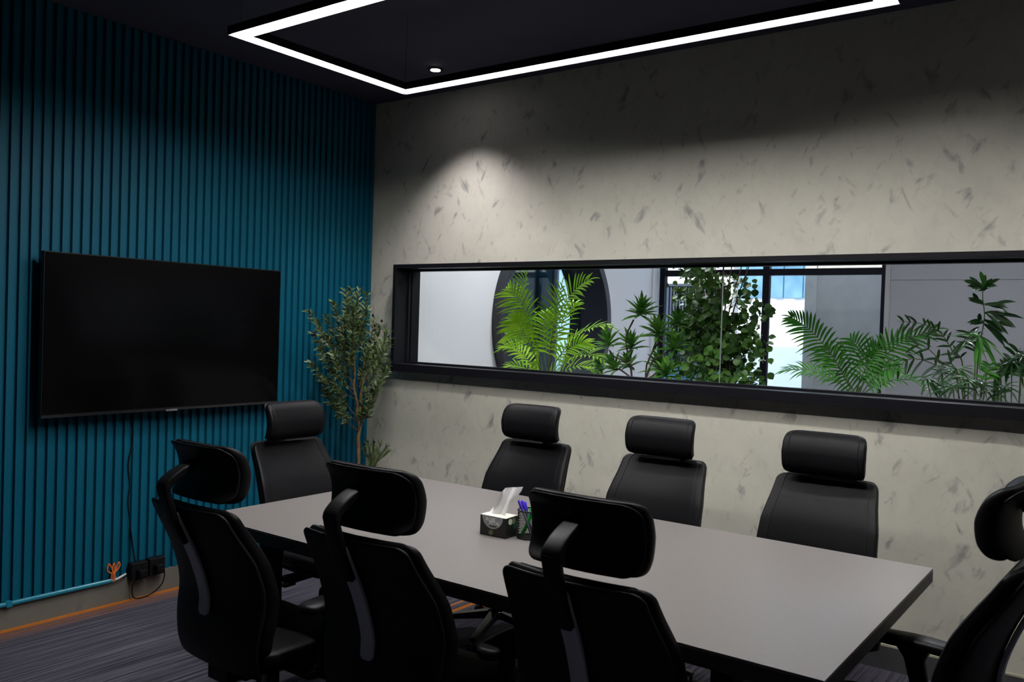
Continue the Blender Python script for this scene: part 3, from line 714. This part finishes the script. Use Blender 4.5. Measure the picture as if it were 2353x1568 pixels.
# areca palm, bright, in front of the round window
def areca(label, bx, by, base_px, specs, mleaf, seed, nf, wf_, pw=.16, ph=.5):
    rng = random.Random(seed)
    a_ = thing('areca_palm', label, 'potted palm', (bx, by, 0)); pot(a_, pw, ph)
    for (tpx, tpy, cpx, cpy, dy, n, L, st, nrm) in specs:
        tip = at(tpx, tpy, by+dy); ctl = at(cpx, cpy, by+dy*.35)
        b0 = Vector((bx+rng.uniform(-.03, .03), by+rng.uniform(-.03, .03), ph*.88)); b1 = at(base_px[0]+rng.uniform(-8, 8), base_px[1], by+rng.uniform(-.03, .03))
        # petiole up from the soil, then the arching leaf
        pts = bez(b0, (b0+b1)/2+Vector((rng.uniform(-.02, .02), 0, 0)), b1, 6)
        fr = frond(a_, 'frond', rel(a_, b1), rel(a_, ctl), rel(a_, tip), max(9, int(n*nf)), L*1.12, wf_, mleaf, st, .62, .3, .30, rng, nrm)
        MB().tube([rel(a_, q) for q in pts], .006, 7).build('petiole', M_stem, fr, smooth=True)
    return a_
F_ = Vector((0, -.8, .6)); T_ = Vector((.2, -.3, 1)); Q_ = Vector((-.3, -.75, .5))
P1 = at(1252, 880, .62)
areca('bright green areca palm in the hall in front of the round black window', P1.x, .62, (1252, 880), [
    (1212, 628, 1185, 700, -.02, 20, .17, .45, Q_), (1166, 668, 1220, 690, .10, 20, .16, .4, F_), (1290, 660, 1262, 780, -.08, 20, .20, .3, F_),
    (1352, 645, 1262, 690, .05, 22, .17, .45, F_), (1398, 752, 1310, 745, .0, 22, .14, .35, T_), (1180, 735, 1200, 740, -.05, 22, .15, .4, F_),
    (1160, 800, 1200, 790, -.12, 20, .15, .25, T_), (1165, 770, 1205, 750, .12, 20, .14, .3, F_), (1390, 830, 1320, 790, -.1, 20, .14, .25, T_),
    (1350, 790, 1300, 780, .15, 20, .14, .3, F_), (1255, 720, 1240, 760, .2, 18, .17, .3, F_), (1320, 700, 1280, 740, .2, 18, .17, .3, F_),
    (1165, 845, 1200, 830, -.05, 16, .13, .2, T_), (1370, 850, 1320, 825, .05, 18, .13, .2, T_), (1235, 830, 1240, 850, -.18, 16, .15, .1, F_), (1300, 835, 1280, 850, -.18, 16, .15, .1, F_)],
    M_leafP, 3, .72, .015)
P2 = at(1968, 905, .62)
areca('deep green areca palm in front of the black post beside the grey wall panel', P2.x, .62, (1968, 915), [
    (1818, 730, 1890, 760, -.02, 30, .13, .25, F_), (1808, 852, 1900, 840, -.08, 24, .13, .3, T_), (1955, 780, 1990, 800, .12, 16, .12, .35, F_),
    (2150, 758, 2020, 790, .05, 26, .13, .25, F_), (2095, 775, 2010, 770, .15, 22, .12, .35, T_), (2060, 850, 2020, 835, -.10, 20, .13, .2, F_),
    (2135, 885, 2040, 850, .1, 20, .11, .25, T_), (1895, 800, 1930, 840, .15, 20, .13, .25, F_), (2020, 800, 1990, 830, -.05, 20, .13, .25, F_), (1930, 850, 1945, 880, -.12, 14, .12, .1, F_)],
    M_leafP2, 7, .66, .014)

# dracaena: bare stems that end in rosettes
def rosette(mb, c_, ax, n, L, w_, rng):
    ax = ax.normalized(); u = ax.cross(Vector((0, 0, 1)) if abs(ax.z) < .9 else Vector((1, 0, 0))).normalized(); v_ = ax.cross(u)
    for k in range(n):
        a0 = k*2.399; f = (k+.5)/n; el = .25+f*1.25
        d = (u*math.cos(a0)+v_*math.sin(a0))*math.sin(el)+ax*math.cos(el)
        blade(mb, c_-ax*(.035*f), d, ax, L*rng.uniform(.75, 1.1), w_, .12, 4, .3)
rng = random.Random(11)
D0 = at(1470, 900, .55); dr = thing('dracaena', 'branching dracaena with spiky leaf rosettes between the bright palm and the round-leaved tree', 'potted plant', (D0.x, .55, 0)); pot(dr, .15, .5)
def P(px, py, Y): return rel(dr, at(px, py, Y))
root = Vector((0, 0, .45)); j1 = P(1452, 870, .55); j2 = P(1483, 875, .58)
stems = [[root+Vector((-.03, 0, 0)), j1, P(1440, 800, .55), P(1440, 770, .55), P(1456, 735, .53)], [j1, P(1447, 840, .56), P(1430, 828, .5), P(1412, 820, .5), P(1400, 805, .48)],
         [root+Vector((.03, 0, 0)), j2, P(1490, 830, .58), P(1505, 800, .58), P(1528, 765, .6)], [j2, P(1500, 830, .55), P(1525, 815, .5), P(1545, 800, .52)], [P(1440, 770, .55), P(1452, 790, .6), P(1458, 795, .62)],
         [P(1500, 805, .58), P(1508, 785, .5), P(1512, 775, .5)], [j2, P(1505, 860, .6), P(1520, 845, .62)], [j1, P(1425, 850, .5), P(1410, 848, .5)], [j1, P(1450, 850, .6), P(1452, 840, .62)]]
for s_ in stems: MB().tube(catmull(s_, 5), .0055, 7).build('stem', M_twig, dr, smooth=True)
for (px, py, Y, n, L, a0) in ((1473, 715, .53, 30, .125, .3), (1512, 762, .5, 28, .12, .1), (1398, 785, .48, 24, .115, -.1), (1412, 842, .5, 24, .115, -.3), (1450, 792, .6, 26, .12, 0), (1556, 740, .6, 26, .12, .3),
                          (1548, 795, .52, 28, .12, .2), (1515, 840, .62, 28, .12, 0), (1445, 835, .62, 22, .10, -.1), (1530, 855, .5, 24, .11, .2), (1380, 842, .62, 20, .1, -.2)):
    mb = MB(); rosette(mb, P(px, py, Y), Vector((a0, -.35, .9)), n, L*1.12, .025, rng); mb.build('leaf_rosette', M_leafD, dr, smooth=True)
MB().tube([root, P(1532, 868, .5)], .005, 6).tube([P(1540, 800, .52), P(1556, 748, .6)], .004, 6).tube([root, P(1385, 865, .62), P(1380, 850, .62)], .005, 6).build('stem', M_twig, dr)

# tall round-leaved tree
rng = random.Random(21)
T0 = at(1660, 900, .72); tr = thing('round_leaved_tree', 'tall tree with many small round leaves and slim grey stems, rising past the window top', 'potted tree', (T0.x, .72, 0)); pot(tr, .2, .5)
def rleaf(mb, c_, d, s_, rng):
    d = d.normalized(); q = Vector((rng.uniform(-1, 1), rng.uniform(-1.4, .2), rng.uniform(-.3, 1))).normalized(); sd = d.cross(q).normalized(); up_ = sd.cross(d)
    prof_ = [(0, 0), (.12, .30), (.4, .50), (.7, .40), (.9, .18), (1.05, 0)]
    v = [c_]; L_ = []; R__ = []
    mid = [c_+d*s_*t_-up_*s_*.12*t_*t_ for t_, w_ in prof_]
    v = mid+[mid[i]+sd*s_*prof_[i][1]+up_*s_*.1 for i in range(1, 5)]+[mid[i]-sd*s_*prof_[i][1]+up_*s_*.1 for i in range(1, 5)]
    f = [(0, 1, 6), (1, 2, 7, 6), (2, 3, 8, 7), (3, 4, 9, 8), (4, 5, 9), (0, 10, 1), (1, 10, 11, 2), (2, 11, 12, 3), (3, 12, 13, 4), (4, 13, 5)]
    mb.add(v, f)
stm = []
for k in range(7):
    px0 = 1650+k*5; a0 = at(px0+rng.uniform(-8, 8), 890, .72+rng.uniform(-.06, .06)); b0 = at(1585+k*28, 560-rng.uniform(0, 40), .72+rng.uniform(-.2, .2))
    mid = at(1655+(k-3)*8, 740, .72+rng.uniform(-.05, .05)); stm.append(catmull([Vector((T0.x+rng.uniform(-.03, .03), .72, .45)), a0, mid, b0], 10))
for s_ in stm: MB().tube([rel(tr, q) for q in s_], [.008*(1-.7*i/(len(s_)-1)) for i in range(len(s_))], 7).build('stem', M_twig, tr, smooth=True)
br = MB()
cl_pts = []
for k in range(86):
    u = rng.random(); py = 600+ u*290
    side_ = rng.choice((-1, -1, 1)); px = 1652+side_*rng.uniform(0, 88 if side_ < 0 else 100)
    if side_ > 0 and 640 < py < 700 and rng.random() < .5: px -= 30
    Y = .72+rng.uniform(-.16, .16); cl_pts.append((px, py, Y))
for (px, py, Y) in cl_pts:
    s_ = rng.choice(stm); q0 = min(s_, key=lambda q: (q-at(px-(px-1655)*.6, py+25, Y)).length); q1 = at(px, py, Y); m_ = (q0+q1)/2+Vector((0, 0, .02))
    pts = bez(rel(tr, q0), rel(tr, m_), rel(tr, q1), 8); br.tube(pts, .0016, 5)
br.build('branches', M_twig, tr)
# leaves in about ninety sprays, each a part
for (px, py, Y) in cl_pts:
    mb = MB()
    for j in range(rng.randint(17, 24)):
        c_ = at(px+rng.gauss(0, 15), py+rng.gauss(0, 14), Y+rng.gauss(0, .04)); rleaf(mb, rel(tr, c_), Vector((rng.uniform(-1, 1), rng.uniform(-1, .4), rng.uniform(-1, .5))), rng.uniform(.032, .048), rng)
    mb.build('leaf_spray', M_leafF, tr, smooth=True)

# slender bamboo-like palm with whorls of narrow leaves
rng = random.Random(33)
def wisp(o_, pts, n, L, w_, m=M_leafB, both=True, end=True):
    q = catmull([rel(o_, p) for p in pts], 8); mb = MB(); mb.tube(q, [.004*(1-.6*i/(len(q)-1)) for i in range(len(q))], 6, 1)
    for i in range(n):
        t_ = .25+.75*(i+.5)/n; k = min(int(t_*(len(q)-1)), len(q)-2); tan = (q[k+1]-q[k]).normalized(); sd = tan.cross(Vector((0, -1, .3))).normalized()
        for s_ in ((-1, 1) if both else (1,)):
            blade(mb, q[k], sd*s_*rng.uniform(.6, 1)+tan*rng.uniform(.3, .9)+Vector((0, rng.uniform(-.5, .3), rng.uniform(-.2, .3))), Vector((0, -1, .3)), L*rng.uniform(.7, 1.1), w_, .25, 4, .2)
    return mb.build('leaf_stem', [m, M_stem], o_, smooth=True)
def burst(o_, c_, n, L, w_, m=M_leafB, down=.6):
    mb = MB(); c_ = rel(o_, c_)
    for k in range(n):
        a0 = rng.uniform(0, 2*PI); d = Vector((math.cos(a0), math.sin(a0)*.7, rng.uniform(-down-.3, .6))); blade(mb, c_, d, Vector((0, -.6, .8)), L*rng.uniform(.6, 1.1), w_, .35, 4, .2)
    return mb.build('leaf_burst', m, o_, smooth=True)
B0 = at(2235, 900, .6); bb = thing('bamboo_palm', 'slender dark green stems with narrow leaves standing against the grey wall panel', 'potted plant', (B0.x, .6, 0)); pot(bb, .13, .5)
A = lambda px, py, Y=.6: at(px, py, Y)
soil = Vector((B0.x, .6, .45))
wisp(bb, [soil, A(2245, 860), A(2250, 800), A(2262, 730), A(2258, 680), A(2262, 635)], 0, .1, .02)
for (x0, y0, x1, y1) in ((2258, 668, 2262, 632), (2258, 668, 2235, 640), (2258, 668, 2238, 655), (2260, 668, 2282, 645), (2260, 700, 2235, 690), (2262, 700, 2312, 700), (2262, 720, 2318, 730), (2262, 735, 2308, 752), (2262, 740, 2240, 735), (2262, 745, 2298, 772)):
    s0, s1_ = A(x0, y0), A(x1, y1, .6+rng.uniform(-.06, .06)); mb = MB(); d = s1_-s0
    for j in range(5): blade(mb, rel(bb, s0)+d*.12*j, d+Vector((rng.uniform(-.04, .04), rng.uniform(-.04, .04), rng.uniform(-.03, .05))), Vector((0, -1, .3)), d.length*rng.uniform(.6, .95)+.02, .020, .25, 4, .2)
    mb.build('leaf_burst', M_leafP2 if y1 < 660 and x1 > 2250 and x1 < 2270 else M_leafB, bb, smooth=True)
wisp(bb, [soil, A(2215, 870), A(2190, 810), A(2160, 765), A(2120, 745), A(2062, 738)], 13, .07, .012)
wisp(bb, [soil, A(2240, 860), A(2232, 790), A(2225, 760)], 5, .08, .012)
burst(bb, A(2238, 768), 17, .13, .011); burst(bb, A(2215, 785, .55), 15, .13, .010); burst(bb, A(2250, 775, .5), 12, .13, .016, M_leafP2, 1.2)
wisp(bb, [soil, A(2210, 890), A(2150, 840), A(2095, 825), A(2058, 845)], 7, .09, .014)
wisp(bb, [soil, A(2200, 880), A(2160, 830), A(2130, 800), A(2100, 790)], 4, .09, .014)
for (px, py, Y) in ((2130, 872, .5), (2165, 858, .6), (2200, 850, .55), (2225, 872, .5), (2190, 888, .45), (2255, 885, .6), (2150, 888, .6)):
    mb_ = burst(bb, A(px, py, Y), 17, .115, .0105); MB().tube([rel(bb, soil), rel(bb, A(px, py, Y))], .003, 6).build('stalk', M_stem, mb_)
wisp(bb, [soil, A(2262, 895, .5), A(2270, 860, .5), A(2275, 835, .5)], 8, .06, .013, M_leafP2)
R0 = at(2335, 905, .6); rp = thing('bamboo_palm', 'dark narrow-leaved plant cut by the right edge of the picture', 'potted plant', (R0.x, .6, 0)); pot(rp, .10, .5)
soil = Vector((R0.x, .6, .45))
wisp(rp, [soil, A(2290, 895), A(2300, 860), A(2322, 835), A(2345, 800)], 9, .09, .017)
wisp(rp, [soil, A(2300, 870), A(2330, 850), A(2365, 845)], 8, .08, .017)
for (px, py) in ((2325, 830), (2345, 860), (2310, 890), (2285, 905), (2350, 820)):
    mb_ = burst(rp, A(px, py, .6), 16, .10, .010); MB().tube([rel(rp, soil), rel(rp, A(px, py, .6))], .003, 6).build('stalk', M_stem, mb_)

# olive tree in the corner
rng = random.Random(44)
OX = .35
B = lambda px, py, dx=0: atx(px, py, OX+dx)
o0 = B(824, 1060); ol = thing('olive_tree', 'artificial olive tree with tan trunk and black olives in the corner by the ribbed wall', 'potted tree', (o0.x, o0.y, 0)); pot(ol, .15, .34)
trunk = catmull([Vector((OX, o0.y, .3)), o0, B(823, 1010), B(826, 985), B(820, 955), B(821, 930), B(813, 890), B(815, 850), B(808, 800)], 6)
MB().tube([rel(ol, q) for q in trunk], [.0125*(1-.55*i/(len(trunk)-1))*(1+.12*math.sin(i*1.9)) for i in range(len(trunk))], 10).build('trunk', M_bark, ol, smooth=True)
fork = catmull([B(824, 948), B(830, 930), B(828, 912), B(832, 890), B(838, 860)], 6)
MB().tube([rel(ol, q) for q in fork], [.009*(1-.5*i/(len(fork)-1)) for i in range(len(fork))], 8).build('trunk_fork', M_bark, ol, smooth=True)
tips = [(712, 718, .0), (730, 745, .1), (722, 770, -.05), (716, 835, .1), (742, 880, 0), (735, 800, .12), (752, 730, -.1), (770, 700, .05), (795, 672, 0), (808, 668, -.05), (826, 670, .05), (842, 680, -.05), (845, 715, .1),
        (860, 735, .0), (872, 750, -.1), (890, 765, 0.05), (893, 782, -.05), (880, 810, .1), (898, 836, -.05), (885, 850, .05), (868, 880, .1), (855, 890, -.08), (838, 900, .1), (775, 905, .12), (760, 860, -.1), (790, 730, .15), (815, 710, .12), (780, 760, -.15),
        (835, 760, -.15), (800, 690, -.12), (850, 800, .15), (770, 820, .15), (835, 830, -.12), (755, 775, .0), (865, 790, 0), (822, 735, 0), (788, 790, 0), (750, 905, .0), (810, 770, .15), (825, 700, -.1)]
sources = trunk[16:]+fork[8:]
for (px, py, dx) in tips:
    tp_ = B(px, py, dx); low = min(sources, key=lambda q: (q-(tp_+Vector((0, (o0.y-tp_.y)*.7, -.28)))).length); mid = low.lerp(tp_, .5)+Vector((0, 0, -.03))+Vector((0, (tp_.y-low.y)*.15, 0))
    pts = [rel(ol, q) for q in bez(low, mid, tp_, 16)]; mb = MB(); mb.tube(pts, [.003*(1-.7*i/15) for i in range(16)], 5, 1)
    for i in range(5, 16):
        tan = (pts[i]-pts[i-1]).normalized()
        for j in range(6):
            a0 = rng.uniform(0, 2*PI); u = tan.cross(Vector((0, 0, 1))).normalized(); v_ = tan.cross(u); d = (u*math.cos(a0)+v_*math.sin(a0))*rng.uniform(.5, .9)+tan*rng.uniform(.5, 1)
            blade(mb, pts[i], d, Vector((rng.uniform(-.5, .8), -.6, .7)), rng.uniform(.035, .06), rng.uniform(.010, .014), .15, 4, .15)
    mb.build('leafy_branch', [M_leafO, M_twig], ol, smooth=True)
for (px, py) in ((712, 719), (803, 664), (718, 770), (716, 838), (722, 768), (857, 725), (861, 748), (877, 738), (893, 775), (878, 808), (842, 714), (871, 750), (876, 835), (778, 748)):
    q = rel(ol, B(px, py, .02)); MB().ball(q, .0075, 10, sz=1.3).tube([q, q+Vector((0, 0, .014))], .0012, 5).build('olive', M_olive, ol, smooth=True)
for (px, py, tx_, ty_) in ((850, 1065, 828, 1020), (852, 1065, 845, 1018), (855, 1065, 858, 1022), (858, 1065, 872, 1025), (858, 1068, 885, 1032), (860, 1070, 888, 1042)):
    p0_ = B(838, 1110); tp_ = B(tx_, ty_, rng.uniform(-.03, .05)); pts = [rel(ol, q) for q in catmull([Vector((OX, o0.y, .31)), p0_, B(px, py), tp_], 6)]; mb = MB(); mb.tube(pts, .0018, 5, 1)
    for i in range(10, len(pts)):
        tan = (pts[i]-pts[i-1]).normalized()
        for j in range(3): blade(mb, pts[i], tan*1.2+Vector((rng.uniform(-.6, .6), rng.uniform(-.7, .7), 0)), Vector((0, -.6, .7)), .05, .009, .1, 4, .15)
    mb.build('leafy_sprig', [M_leafO, M_twig], ol, smooth=True)
for (px, py) in ((838, 1020), (860, 1016)):
    q = rel(ol, B(px, py, .0)); MB().ball(q, .0075, 10, sz=1.2).tube([q, q-Vector((0, 0, .05))], .0012, 5).build('olive', M_olive, ol, smooth=True)
